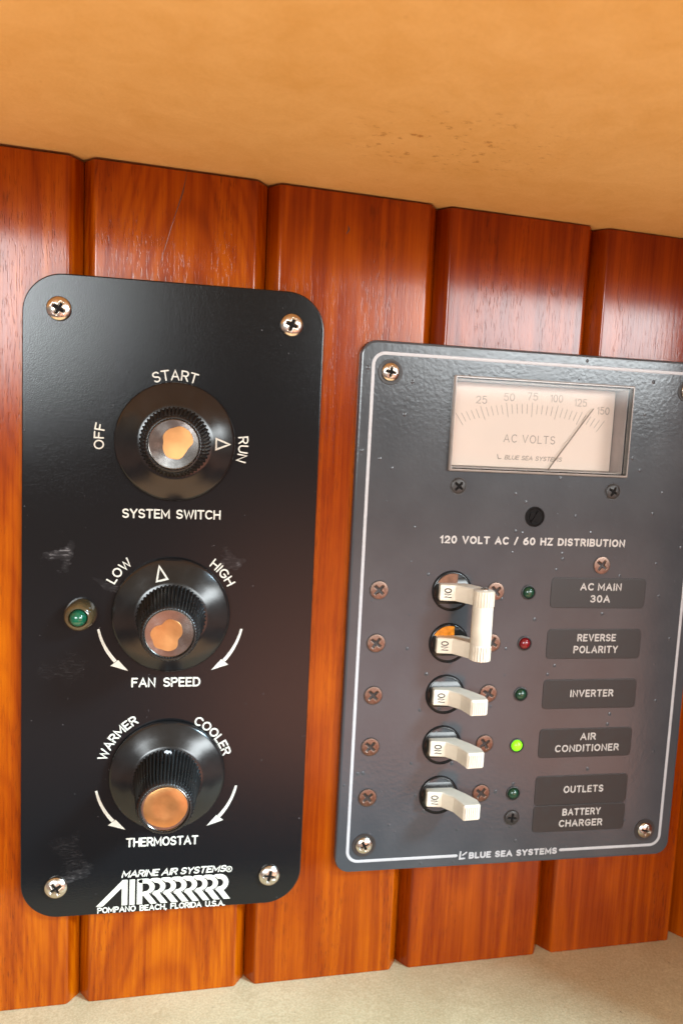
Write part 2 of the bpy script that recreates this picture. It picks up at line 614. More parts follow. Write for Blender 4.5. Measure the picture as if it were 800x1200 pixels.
def mat_pane(name, col=(1, 1, 1)):
    """thin clear plastic: what is not mirrored by its gloss passes straight through"""
    mt, nt, bs = new_mat(name)
    out = [n for n in mt.node_tree.nodes if n.type == 'OUTPUT_MATERIAL'][0]
    mt.node_tree.nodes.remove(bs)
    tr = nt.n('ShaderNodeBsdfTransparent')
    tr.inputs[0].default_value = (*col, 1)
    gl = nt.n('ShaderNodeBsdfGlossy')
    gl.inputs['Roughness'].default_value = .04
    fr = nt.n('ShaderNodeFresnel')
    fr.inputs[0].default_value = 1.49
    mx = nt.n('ShaderNodeMixShader')
    nt.link(fr.outputs[0], mx.inputs[0])
    nt.link(tr.outputs[0], mx.inputs[1])
    nt.link(gl.outputs[0], mx.inputs[2])
    nt.link(mx.outputs[0], out.inputs[0])
    return mt


CLU = (74, -54, 38, 30)
M = dict(
    wood=mat_wood(), plate=mat_black_plate(), grey=mat_grey_plate(),
    backing=mat_simple('dark_backing', (.03, .012, .005), .8),
    ceiling=mat_cream('cream_overhead', (.91, .66, .31), (.77, .51, .19), (.34, .13, .02), .75, 3.0, cluster=CLU),
    counter=mat_cream('cream_counter', (.72, .64, .42), (.58, .49, .30), (.20, .15, .10), .8, 41.0, grain=.55),
    white=mat_simple('engraved_white', (.62, .61, .54), .55, var=.06, scale=.8),
    pale=mat_simple('white_print', (.48, .455, .43), .5, var=.06, scale=.8),
    border=mat_simple('silver_border_line', (.43, .43, .445), .38, var=.06, scale=.5),
    gloss=mat_simple('glossy_black_plastic', (.011, .010, .010), .20, var=.2, bump=.05, bscale=.5),
    grip=mat_simple('black_grip_plastic', (.012, .012, .012), .30, var=.2),
    alu=mat_simple('spun_aluminium', (.30, .285, .27), .19, 1.0, var=.08, scale=.6, aniso=.75),
    copper=mat_simple('coppery_patch', (.50, .25, .095), .34, .85, var=.09, scale=.22),
    steel=mat_simple('steel_screw', (.66, .62, .56), .24, 1.0, var=.2, scale=.9),
    brass=mat_simple('bronzed_screw', (.20, .135, .105), .38, 1.0, var=.22, scale=.9),
    darkscrew=mat_simple('blackened_screw', (.035, .032, .030), .42, .3, var=.25, scale=.8),
    washer=mat_simple('dark_washer', (.022, .019, .018), .45, var=.2),
    socket=mat_simple('dark_recess', (.008, .007, .007), .7, spec=.12),
    ivory=mat_simple('ivory_plastic', (.72, .66, .55), .38, var=.10, scale=.14),
    orangeflag=mat_simple('orange_translucent_flag', (.75, .25, .012), .35, var=.3, scale=.5),
    brownflag=mat_simple('brown_flag', (.16, .065, .03), .35, var=.3, scale=.5),
    darkwood=mat_simple('dark_wood_mark', (.055, .012, .003), .4, var=.3, scale=.8, coat=.6),
    ink=mat_simple('black_ink', (.03, .025, .022), .6),
    bezel=mat_simple('switch_bezel_black', (.010, .010, .010), .16, var=.2, bump=.06, bscale=.4),
    tag=mat_simple('brown_label', (.019, .0180, .0175), .46, var=.1, scale=.4, bump=.08, bscale=1.5),
    dial=mat_simple('meter_dial', (.90, .74, .66), .6, var=.02, scale=.06),
    mark=mat_simple('dial_print', (.40, .32, .28), .6),
    needle=mat_simple('needle_paint', (.20, .14, .10), .45),
    meterwall=mat_simple('meter_housing', (.50, .44, .43), .5, var=.1),
    glass=mat_pane('clear_window', (.97, .96, .94)),
    amber=mat_simple('amber_clear_plastic', (.070, .048, .022), .14, var=.25, scale=.35, coat=.5),
    greenlens=mat_simple('green_lens', (.003, .085, .042), .16, var=.2, scale=.8, coat=.4),
    greenled=mat_simple('unlit_green_led', (.007, .048, .024), .24, var=.2, scale=.6, coat=.4),
    redled=mat_simple('unlit_red_led', (.17, .004, .008), .24, var=.2, scale=.6, coat=.4),
    litled=mat_simple('lit_green_led', (.20, .75, .02), .3, emit=((.20, 1.0, .0), 1.1)),
)
wood = M['wood']


def empty(name, loc, label, cat, group=None):
    o = bpy.data.objects.new(name, None)
    scene.collection.objects.link(o)
    o.empty_display_size = .01
    o.location = loc
    o['label'] = label
    o['category'] = cat
    if group:
        o['group'] = group
    return o


def copy_part(src, parent, loc_uvw, roty=None):
    """copy a part and its sub-parts, sharing mesh data"""
    c = src.copy()
    scene.collection.objects.link(c)
    c.parent = parent
    u, v, w = loc_uvw
    c.location = (u * MM, w * MM, -v * MM)
    if roty is not None:
        c.rotation_euler = (0, roty, 0)
    for ch in list(src.children):
        k = ch.copy()
        scene.collection.objects.link(k)
        k.parent = c
    return c


# ------------------------------------------------------------------ the overhead and the counter
def vceil(u):
    return -143.8 + .02975 * (u + 54.4)


def vfloor(u):
    return 141.5 - .02035 * (u + 54.4)


def slab(name, vf, sign, depth, mat, back=12.0, u0=-420, u1=262, thick=22.0):
    mb = MB()
    nu, rings = 60, []
    prof = [(back, 0), (-depth + 8, 0)] + [(-depth + 8 - 8 * sin(radians(a)), 8 - 8 * cos(radians(a))) for a in (15, 30, 45, 60, 75, 90)] \
        + [(-depth, thick), (back, thick)]
    for k in range(nu + 1):
        u = u0 + (u1 - u0) * k / nu
        rings.append([(u, vf(u) + sign * t, w) for w, t in prof])
    mb.loft(rings)
    o = mb.build(name, mat, angle=50)
    o['kind'] = 'structure'
    return o


slab('ceiling', lambda u: vceil(u) - (.95 - .0022 * (u + 54)), -1, 146, M['ceiling'])
slab('countertop', lambda u: vfloor(u) + .15, 1, 78, M['counter'])

# right-hand bulkhead closing the niche, outside the frame: it shades the right end of the counter
bk = MB()
bk.loft([[(a, b, w) for a, b in ((262, -160), (276, -160), (276, 160), (262, 160))] for w in (12, -132, -134)])
bko = bk.build('bulkhead', wood)
bko['label'] = 'varnished wooden bulkhead closing the right end of the niche'
bko['category'] = 'bulkhead'
bko['seed'] = 17.0
bko['redness'] = .6
bko['figure'] = 0.0

# ------------------------------------------------------------------ the plank wall
wall = empty('plank_wall', P(80, 141, 0), 'varnished orange brown wall of vertical planks with V-grooves behind both panels', 'wall')
GT = lambda k: -30.5 + 58.4 * k
GB = lambda k: -28.9 + 57.9 * k
W_OFF = Vector(wall.location)


def plank(k, seed, red, fg):
    mb = MB()
    prof = [(0.0, 14), (0.0, 5.4), (.12, 4.9), (2.9, .95), (3.15, .62), (3.45, .30), (3.8, .09), (4.2, 0), (4.5, 0)]
    rings = []
    nv = 24
    for j in range(nv + 1):
        t = j / nv
        a = GT(k - 1) + (GB(k - 1) - GT(k - 1)) * t + .1
        b = GT(k) + (GB(k) - GT(k)) * t - .1
        ring = []
        pts = [(a + x, y) for x, y in prof] + [(a + (b - a) * q, 0) for q in (.25, .5, .75)] + [(b - x, y) for x, y in prof[::-1]]
        for u, w in pts:
            v0, v1 = vceil(u), vfloor(u)
            ring.append((u, v0 + (v1 - v0) * t, w))
        rings.append(ring)
    mb.loft(rings)
    cu = (GT(k) + GT(k - 1)) / 2
    o = mb.build('plank', wood, angle=40, origin=(cu, 0, 0))
    o.parent = wall
    o.location = Vector((cu * MM, 0, Z0)) - W_OFF
    o['seed'] = seed
    o['redness'] = red
    o['figure'] = fg
    return o


for k, (sd, rd, fg) in enumerate(((1.37, .30, .0), (2.91, .0, .45), (3.33, .05, .8), (5.12, .5, .1), (7.77, .85, .15), (9.18, .85, .0), (12.4, .75, .0))):
    plank(k - 1, sd, rd, fg)
mb = MB()
mb.loft([[(126.9 + MU0 * c, 2.0 + v, w) for c, v in ((-1, -85.6), (1, -85.6), (1, -51.8), (-1, -51.8))] for MU0, w in ((33.9, -3), (33.9, 30))])
cut = mb.build('cutter', None)
bpy.context.view_layer.update()
for o in list(wall.children):
    md = o.modifiers.new('cut', 'BOOLEAN')
    md.operation = 'DIFFERENCE'
    md.solver = 'EXACT'
    md.object = cut
bpy.context.view_layer.update()
dg = bpy.context.evaluated_depsgraph_get()
for o in list(wall.children):
    nm = bpy.data.meshes.new_from_object(o.evaluated_get(dg))
    o.modifiers.clear()
    o.data = nm
bpy.data.objects.remove(cut)
# a drying crack and a few small knots in the planks (marks in the wood itself)
pk = sorted((o for o in wall.children if o.name.startswith('plank')), key=lambda o: o.location.x)
CRK = [(1.6, -142.4), (.9, -138.5), (.3, -135.4), (-.9, -131.5), (-3.0, -124.6), (-4.4, -119.5), (-5.8, -114.5), (-7.3, -107.7)]
KN = (54.2, -128.9)


def wood_mark(name, k, pts, widths):
    q = MB()
    rings = []
    for (u, v), hw in zip(pts, widths):
        rings.append([(u - hw, v, .02), (u - hw * .5, v, -.015), (u + hw * .5, v, -.015), (u + hw, v, .02)])
    q.loft(rings, False, False, closed=False)
    o = pk[k]
    cu = (GT(k - 1) + GT(k - 2)) / 2
    q.build(name, M['darkwood'], o, origin=(cu, 0, 0)).location = (0, 0, 0)


wood_mark('crack', 2, CRK, (.06, .16, .36, .24, .12, .15, .09, .03))
wood_mark('knot', 3, [(KN[0] + .5 * sin(a * .8), KN[1] - 1.5 + 3.0 * a / 5) for a in range(6)], (.03, .28, .42, .40, .25, .03))
bb = MB()
bb.loft([[(a, b, w) for a, b in ((-160, -160), (275, -160), (275, 160), (-160, 160))] for w in (32, 29)])
bbo = bb.build('backing_board', M['backing'])
bbo.parent = wall
bbo.location = Vector((0, 0, Z0)) - W_OFF


# ------------------------------------------------------------------ screws
def screw_mesh(name, r, dome, mat, parent, cross=.62, cw=.20, depth=.8, rimh=.35):
    """screw head with a cross recess, origin at the plane it sits on"""
    mb = MB()
    n, rg = 96, 34
    deep = [False] * n
    rings = [[(r * cos(2 * pi * i / n), r * sin(2 * pi * i / n), .05) for i in range(n)]]
    for k in range(rg, 0, -1):
        q = k / rg
        ring = []
        for i in range(n):
            a = 2 * pi * i / n
            x, y = q * cos(a), q * sin(a)
            h = rimh + dome * math.sqrt(max(0, 1 - (q * .98) ** 2))
            dd = 0.0
            for s, t in ((x, y), (y, x)):
                wq = cw * (1 - .25 * abs(s))
                e = min((wq - abs(t)) / .09, (cross - abs(s)) / .14)
                dd = max(dd, min(1, max(0, e)))
            h -= dd * depth * (1 - .35 * q)
            deep.append(dd > .75)
            ring.append((r * x, r * y, -h))
        rings.append(ring)
    h0 = rimh + dome - depth
    mb.loft(rings, False, True)
    o = mb.build(name, mat, parent, angle=40)
    o.data.materials.append(M['socket'])
    for pg in o.data.polygons:
        if all(deep[i] for i in pg.vertices):
            pg.material_index = 1
    return o


# ------------------------------------------------------------------ the black control panel
B = empty('control_panel', P(0, 0, 0), 'black control panel with three large round knobs screwed to the wooden planks', 'control panel')
BW = -2.0
mb = MB()
plate(mb, 0, 0, 95.1, 214.4, 12.5, -.02, BW, .35, 14)
faceB = mb.build('face_plate', M['plate'], B)

s0 = screw_mesh('screw', 3.75, 1.5, M['steel'], B)
spots = [(-36.6, -96.3), (36.6, -96.3), (-36.1, 96.2), (36.3, 96.5)]
rots = [.5, .35, 1.0, .2]
s0.location = (spots[0][0] * MM, BW * MM, -spots[0][1] * MM)
s0.rotation_euler = (0, rots[0], 0)
for (u, v), r in zip(spots[1:], rots[1:]):
    copy_part(s0, B, (u, v, BW), r)


def knob(cv, pointer_deg, patch, patch_centre, label, pointer='triangle'):
    o = (0, cv, BW)
    mb = MB()
    lathe(mb, 0, cv, [(18.2, .25), (19.0, .4), (19.35, .8), (19.35, 1.5), (19.0, 2.0), (18.4, 2.35), (15.0, 3.9), (12.2, 5.0), (11.6, 5.3), (8, 5.3)],
          120, BW)
    k = mb.build('knob', M['gloss'], B, angle=50, label=label, origin=o)
    # knurled grip
    mb = MB()
    n = 52 * 6
    prof6 = (0, .35, .9, 1, .9, .35)

    def rad(i, r, h):
        f = 1.0 if 5.4 < h < 23.6 else .35
        return 1 + .058 * f * (prof6[i % 6] - .6)
    lathe(mb, 0, cv, [(11.1, 5.0), (11.1, 5.45), (10.75, 6.2), (10.2, 11.0), (9.55, 17.0), (8.95, 22.6), (8.7, 23.6), (8.35, 24.4), (8.15, 24.75),
                      (7.75, 24.8), (7.65, 24.3), (7.6, 23.2)], n, BW, rad)
    g = mb.build('grip', M['grip'], k, angle=60, origin=o)
    g.location = (0, 0, 0)
    # spun metal cap: very shallow cone sunk in the grip's rim
    mb = MB()
    lathe(mb, 0, cv, [(7.62, 23.95), (7.62, 24.45), (7.35, 24.6), (7.2, 24.1), (3.6, 23.95), (.05, 23.8)], 96, BW)
    c = mb.build('cap', M['alu'], k, angle=12, origin=o)
    c.location = (0, 0, 0)
    # irregular coppery patch laid over the cap as a thin separate mesh
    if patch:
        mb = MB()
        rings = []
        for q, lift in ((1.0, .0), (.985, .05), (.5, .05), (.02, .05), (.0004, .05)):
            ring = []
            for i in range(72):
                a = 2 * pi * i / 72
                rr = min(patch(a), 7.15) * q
                cuo, cvo = patch_centre
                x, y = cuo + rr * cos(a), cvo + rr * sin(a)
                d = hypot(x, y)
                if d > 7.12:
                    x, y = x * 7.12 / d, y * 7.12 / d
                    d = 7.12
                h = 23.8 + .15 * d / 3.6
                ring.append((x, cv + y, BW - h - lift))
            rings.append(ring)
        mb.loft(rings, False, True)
        f = mb.build('cap_patch', M['copper'], k, angle=30, origin=o)
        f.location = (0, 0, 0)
    # pointer mark on the cone of the skirt
    mb = MB()
    a = radians(pointer_deg)
    if pointer == 'triangle':
        tri = []
        for r, s in ((13.0, -1.75), (17.4, 0), (13.0, 1.75)):
            tri.append((r * sin(a) + s * cos(a), -r * cos(a) + s * sin(a)))
        pts = []
        for i in range(3):
            p_, q_ = tri[i], tri[(i + 1) % 3]
            pts += [(p_[0] + (q_[0] - p_[0]) * t / 4, p_[1] + (q_[1] - p_[1]) * t / 4) for t in range(4)]
        ribbon(mb, pts, .62, 0, .07, closed=True)
        # drape on the cone
        mb.v = [(u, cv + v, BW + w - (2.35 + (18.4 - min(18.4, hypot(u, v))) * .4559)) for u, v, w in mb.v]
    else:
        for i, (r, h) in enumerate(((11.0, 6.9), (10.6, 10.0))):
            pass
        ribbon(mb, [(-.5, 0), (.7, .3)], 1.3, 0, .2)
        mb.v = [(u, cv - 10.98 + v * .9 + 0.0, BW - 7.1 + w * 1.0 - v * .3) for u, v, w in mb.v]
    pm = mb.build('pointer_mark', M['white'] if pointer == 'triangle' else M['border'], k, origin=o)
    pm.location = (0, 0, 0)
    return k


rnd = random.Random(5)


def blob(r0, terms):
    return lambda a: r0 * (1 + sum(c * cos(n * a + ph) for n, c, ph in terms))


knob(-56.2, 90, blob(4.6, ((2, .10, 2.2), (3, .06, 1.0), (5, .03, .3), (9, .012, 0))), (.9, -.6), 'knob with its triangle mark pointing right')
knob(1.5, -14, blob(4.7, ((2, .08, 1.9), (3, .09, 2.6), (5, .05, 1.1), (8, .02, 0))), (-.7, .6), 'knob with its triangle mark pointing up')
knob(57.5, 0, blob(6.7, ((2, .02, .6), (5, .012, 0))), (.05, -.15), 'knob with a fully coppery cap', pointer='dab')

# pilot light
mb = MB()
lathe(mb, -29.1, 1.3, [(5.1, 0), (5.1, .8), (4.95, 2.4), (4.7, 4.0), (4.3, 5.2), (3.7, 5.9), (3.1, 6.1), (2.8, 5.7), (2.65, 5.0)], 56, BW,
      lambda i, r, h: 1 + (.014 if i % 2 else 0) * (h < 4.5))
pl = mb.build('pilot_light', M['amber'], B, angle=40, origin=(-29.1, 1.3, BW))
mb = MB()
lathe(mb, -29.1, 1.3, [(2.7, 4.8), (2.65, 6.0), (2.5, 6.9), (2.1, 7.6), (1.4, 8.1), (.4, 8.3)], 40, BW)
ln = mb.build('lens', M['greenlens'], pl, angle=50, origin=(-29.1, 1.3, BW))
ln.location = (0, 0, 0)

# engraved legends
L = lambda name, mb_, mat, par, lab=None: mb_.build(name, mat, par, label=lab)


def legend(fn, lab, mat=None, par=B):
    mb_ = MB()
    fn(mb_)
    return mb_.build('lettering', mat or M['white'], par, label=lab)


SW = .50
legend(lambda q: arc_text(q, 'START', 0, -56.2, 19.9, -1.5, 14.6, 3.5, .52, BW), 'lettering START')
legend(lambda q: arc_text(q, 'OFF', 0, -56.2, 22.5, -88, 8.4, 3.3, .52, BW), 'lettering OFF')
legend(lambda q: arc_text(q, 'RUN', 0, -56.2, 20.4, 94, 8.6, 3.4, .52, BW), 'lettering RUN')
legend(lambda q: text(q, 'SYSTEM SWITCH', -.6, -30.8, 31.9, 3.2, .60, BW, rot=-.3, space=.6), 'lettering SYSTEM SWITCH')
legend(lambda q: arc_text(q, 'LOW', 0, 1.5, 21.0, -49.5, 9.6, 3.3, .58, BW), 'lettering LOW')
legend(lambda q: arc_text(q, 'HIGH', 0, 1.5, 20.5, 49, 10.3, 3.3, .58, BW), 'lettering HIGH')
legend(lambda q: text(q, 'FAN SPEED', -1.2, 26.6, 22.9, 3.4, .66, BW, space=.75), 'lettering FAN SPEED')
legend(lambda q: arc_text(q, 'WARMER', 0, 57.5, 20.9, -51.5, 18.4, 3.3, .64, BW), 'lettering WARMER')
legend(lambda q: arc_text(q, 'COOLER', 0, 57.5, 19.4, 48.5, 17.6, 3.3, .64, BW), 'lettering COOLER')
legend(lambda q: text(q, 'THERMOSTAT', -1.2, 83.4, 24.4, 3.4, .66, BW, rot=.6), 'lettering THERMOSTAT')


def arrows(cv):
    for sgn in (-1, 1):
        mb_ = MB()
        pts = []
        for k in range(13):
            a = radians(102 + 30 * k / 12)
            pts.append((sgn * 24.0 * sin(a), cv - 24.0 * cos(a)))
        # tapering arc with a barbed head
        rings = []
        hw = [.42 + .25 * k / 12 for k in range(13)]
        for k, (u, v) in enumerate(pts):
            du, dv = u / 24.0, (v - cv) / 24.0
            rings.append([(u + du * x * hw[k], v + dv * x * hw[k], BW + (.02 if abs(x) == 1 else -.06)) for x in (-1, -.7, .7, 1)])
        mb_.loft(rings, False, False, closed=False)
        u, v = pts[-1]
        a = radians(132)
        tu, tv = sgn * cos(a), sin(a)            # direction of travel along the circle
        nu, nv = sgn * sin(a), -cos(a)           # outwards
        tip = (u + tu * 5.2 - nu * .9, v + tv * 5.2 - nv * .9)
        b1 = (u + nu * 2.1, v + nv * 2.1)
        b2 = (u - nu * 1.0 + tu * .2, v - nv * 1.0 + tv * .2)
        mb_.loft([[(*b1, BW + .02), (*tip, BW + .02), (*b2, BW + .02)], [(*b1, BW - .075), (*tip, BW - .075), (*b2, BW - .075)]], False, True)
        mb_.build('arrow_mark', M['white'], B)


arrows(1.5)
arrows(57.5)

# the maker's emblem
LV0, LV1 = 95.1, 104.4


def emblem(q):
    cap = LV1 - LV0
    th = 1.75
    vm = lambda y: LV1 - y * cap
    # A: slanted leg and upright
    def quad(pts, t):
        q.loft([[(u, v, BW + .02) for u, v in pts], [(u, v, BW - t) for u, v in pts]], False, True)
    quad([(-23.0, LV1 - .1), (-14.2, LV0), (-12.6, LV0), (-12.6, LV0 + .9), (-20.7, LV1 - .1)], .05)
    quad([(-14.5, LV0 + .05), (-12.55, LV0), (-12.55, LV1), (-14.5, LV1)], .06)
    quad([(-11.9, LV0), (-10.1, LV0), (-10.1, LV1), (-11.9, LV1)], .05)
    quad([(-9.4, LV0), (-7.55, LV0), (-7.55, LV1), (-9.4, LV1)], .05)
    r = 2.35
    for k in range(8):
        x0 = -6.6 + k * 3.62
        sk = k * .02
        vt = LV0 + .85
        pts = ([(-8.0, vt)] if k == 0 else [(x0 - 1.2, vt)]) + \
            [(x0 + r * .98 * cos(radians(t)), vt + r - r * sin(radians(t))) for t in range(90, -91, -15)] + [(x0 - .9, vt + 2 * r)]
        # bowl, then the leg running down to the right
        ribbon(q, pts[:-1] + [(x0 - .25, vt + 2 * r)], 1.95, BW, .05 + .004 * k)
        quad([(x0 - 1.3, vt + 2 * r - .25), (x0 + .85, vt + 2 * r - .45), (x0 + 4.0, LV1 + .1), (x0 + 1.75, LV1 + .1)], .053 + .004 * k)


legend(emblem, 'white emblem of overlapping letters')
# dark gaps between the overlapped letters
def gaps(q):
    r = 2.35
    vt = LV0 + .85
    for k in range(7):
        x0 = -6.6 + k * 3.62 + 1.02
        pts = [(x0 + r * 1.02 * cos(radians(t)), vt + r - r * 1.02 * sin(radians(t))) for t in range(60, -76, -15)]
        ribbon(q, pts + [(x0 + .45, vt + 2 * r + .0), (x0 + 3.65, LV1 + .3)], .38, BW, .105)


legend(gaps, 'thin dark lines between the emblem letters', M['plate'])
legend(lambda q: text(q, 'MARINE AIR SYSTEMS', 3.0, 94.35, 35.5, 2.6, .56, BW, slant=.22, gap=.22, space=.35), 'company name lettering above the emblem')


def regmark(q):
    ribbon(q, [(22.0 + 1.0 * cos(2 * pi * i / 20), 93.4 + 1.0 * sin(2 * pi * i / 20)) for i in range(20)], .34, BW, .05, closed=True)
    text(q, 'R', 22.0, 94.0, .8, 1.15, .26, BW)


legend(regmark, 'small circled R')
legend(lambda q: text(q, 'POMPANO BEACH, FLORIDA U.S.A.', -.8, 107.0, 43.6, 2.25, .48, BW, rot=.35, gap=.24, space=.6), 'place name lettering under the emblem')

# ------------------------------------------------------------------ the grey breaker panel
R = empty('breaker_panel', P(126.764, 2.009, 0), 'grey breaker panel with voltmeter, white toggle switches and indicator lights', 'breaker panel')
R.rotation_euler = (0, .00303, 0)
RW = -3.0
# plate with the meter opening: four strips would show seams, so bridge outer outline to the opening
MU, MV, MWD, MHT = .1, -68.7, 66.2, 31.4


def plate_hole(mb, w, h, r, w_back, w_front, bev, hole):
    seg = 10
    outer = []
    for inset, ww in ((0, w_back), (0, w_front + bev), (bev * .3, w_front + bev * .3), (bev, w_front), (bev + .12, w_front)):
        outer.append([(a, b, ww) for a, b in rrect(0, 0, w - 2 * inset, h - 2 * inset, r - inset, seg)])
    hu, hv, hw, hh = hole
    inner = [[(a, b, ww) for a, b in rrect(hu, hv, hw + g, hh + g, .4, seg)] for ww, g in ((w_front, .2), (w_front, 0), (w_back, 0))]
    mb.loft(outer + inner + [outer[0]], False, False)


mb = MB()
plate_hole(mb, 133.35, 190.5, 5.5, -.02, RW, .8, (MU, MV, MWD, MHT))
mb.build('face_plate', M['grey'], R)

# border line, open at the bottom for the maker's name
mb = MB()
w_, h_ = 124.6, 182.0
path = rrect(0, 0, w_, h_, 4.0, 8)
# start at the bottom middle (v = +h/2) and leave a gap of +-20.8
# rrect order: top-right, bottom-right, bottom-left, top-left corners; rotate so it starts after bottom-right
k0 = 18
path = path[k0:] + path[:k0]
path = [(-20.9, h_ / 2)] + path + [(20.9, h_ / 2)]
ribbon(mb, path, 1.2, RW, .04)
mb.build('border_line', M['border'], R)

# corner screws in dark cups
cup = MB()
lathe(cup, 0, 0, [(4.35, -.0), (4.3, .25), (3.9, .3), (3.3, .12), (2.0, .1)], 48, 0)
cupo = cup.build('screw_cup', M['washer'], R, angle=40)
sc = screw_mesh('screw', 3.1, 1.2, M['steel'], cupo, cross=.66, cw=.19, depth=.8, rimh=.3)
cs = [(-56.3, -84.8), (56.3, -84.8), (-56.3, 84.8), (55.6, 84.6)]
cupo.location = (cs[0][0] * MM, RW * MM, -cs[0][1] * MM)
cupo.rotation_euler = (0, .15, 0)
for (u, v), r in zip(cs[1:], (.6, 1.1, .3)):
    copy_part(cupo, R, (u, v, RW), r)

# flat bronzed screws of the breakers
rows = [-9.4, 9.65, 28.7, 47.75, 66.8]
fs = screw_mesh('screw', 3.15, .18, M['brass'], R, cross=.72, cw=.2, depth=.6, rimh=.28)
rim = MB()
lathe(rim, 0, 0, [(3.5, -.02), (3.48, .12), (3.1, .14), (2.9, .05)], 40, 0)
rimo = rim.build('screw_rim', M['washer'], fs, angle=40)
crs = MB()
for a in (0, 90):
    c_, s_ = cos(radians(a)), sin(radians(a))
    ribbon(crs, [(-1.7 * c_, -1.7 * s_), (1.7 * c_, 1.7 * s_)], .95, .05, .06)
crso = crs.build('cross_recess', M['socket'], fs)
fs.location = (-56.0 * MM, RW * MM, -rows[0] * MM)
fs.rotation_euler = (0, .78, 0)
rr = random.Random(3)
pos = [(-56.0, v) for v in rows[1:]] + [(-12.9, v) for v in rows] + [(27.8, -19.5)]
for (u, v) in pos:
    copy_part(fs, R, (u, v, RW), rr.uniform(.5, 1.1))
# blackened screws under the meter
ds = screw_mesh('screw', 2.7, .5, M['darkscrew'], R, cross=.7, cw=.2, depth=.7, rimh=.25)
rm = MB()
lathe(rm, 0, 0, [(3.15, -.02), (3.1, .14), (2.8, .16), (2.6, .05)], 40, 0)
rm.build('screw_rim', M['washer'], ds, angle=40)
ds.location = (-29.5 * MM, RW * MM, 46.85 * MM)
ds.rotation_euler = (0, .7, 0)
copy_part(ds, R, (29.6, -46.85, RW), .5)
copy_part(ds, R, (0.0, 77.0, RW), .1)

# slotted zero adjuster
mb = MB()
lathe(mb, 0, 0, [(3.7, -.02), (3.65, .3), (3.2, .45), (2.9, .1), (2.7, .05)], 48, 0)
adj = mb.build('zero_adjuster', M['socket'], R, angle=40)
adj.location = (0, RW * MM, 36.8 * MM)
mb = MB()
mb.loft([[(a, b, w) for a, b in ((-2.2, -.3), (1.4, -1.9), (2.3, 1.0), (-1.5, 1.9))] for w in (0, -.45)])
mb.loft([[(a * s, b, w) for a, b in ((-.35, -2.3), (.35, -2.3), (.35, 2.3), (-.35, 2.3)) for s in (1,)] for w in (-.4, -.8)])
ad2 = mb.build('slotted_screw', M['socket'], adj, angle=30)
ad2.rotation_euler = (0, .55, 0)

# voltmeter
DW = 5.6                                       # depth of the dial face
mb = MB()
hu, hh = MWD / 2 - .3, MHT / 2 - .3
rr0 = rrect(MU, MV, MWD - .5, MHT - .5, .5, 4)
rr1 = rrect(MU, MV, MWD - 1.1, MHT - 1.1, .4, 4)
mb.loft([[(a, b, RW + .8) for a, b in rr0], [(a, b, DW + 2) for a, b in rr0]], False, True)
mb.loft([[(a, b, RW + .8) for a, b in rr0], [(a, b, RW + .8) for a, b in rr1], [(a, b, DW + 1) for a, b in rr1]], False, False)
meter = mb.build('voltmeter', M['meterwall'], R, angle=30)
mb = MB()
plate(mb, 0, MV, MWD - 1.6, MHT - 1.6, .3, DW + 1.0, DW, .1, 3)
mb.build('dial', M['dial'], meter)
# clear lens box: front pane and its bright moulded rim
mb = MB()
o1 = rrect(MU, MV, 68.0, 33.0, .6, 4)
o2 = rrect(MU, MV, 67.2, 32.2, .4, 4)
i1 = rrect(MU, MV, 65.8, 30.8, .3, 4)
mb.loft([[(a, b, RW + .02) for a, b in o1], [(a, b, RW - 1.4) for a, b in o1], [(a, b, RW - 1.9) for a, b in o2],
         [(a, b, RW - 1.9) for a, b in rrect(MU, MV, 66.6, 31.6, .35, 4)], [(a, b, RW - .1) for a, b in i1]], False, False)
mb.build('lens_rim', mat_simple('clear_rim_plastic', (.30, .27, .25), .12, var=.1, coat=.6), meter, angle=30)
mb = MB()
mb.loft([[(a, b, RW - .6) for a, b in i1], [(a, b, RW - 1.5) for a, b in rrect(MU, MV, 66.4, 31.4, .35, 4)]], True, True)
mb.build('window', M['glass'], meter, angle=30)


def scale_marks(q):
    # flattened arc of 31 ticks
    for i in range(31):
        a = radians(-30.6 + 61.0 * i / 30)
        u, v = 57.0 * sin(a) - .2, -77.6 + 5.2 * (1 - cos(a)) / .139
        ln_ = 5.0 if i % 5 == 0 else 3.9
        b = a * 1.15
        s0 = 0 if i % 5 == 0 else .6
        ribbon(q, [(u - s0 * sin(b), v + s0 * cos(b)), (u - ln_ * sin(b), v + ln_ * cos(b))], .24, DW, .03)
    for s, u, v in (('25', -19.9, -77.7), ('50', -9.4, -79.2), ('75', -.4, -79.9), ('100', 9.0, -79.7), ('125', 18.6, -78.7), ('150', 27.9, -76.2)):
        text(q, s, u, v + 1.4, 4.2 if len(s) == 2 else 5.0, 2.8, .30, DW, t=.03)
    text(q, 'AC VOLTS', -.4, -62.9, 20.2, 3.0, .34, DW, t=.03, gap=.34, space=.5)


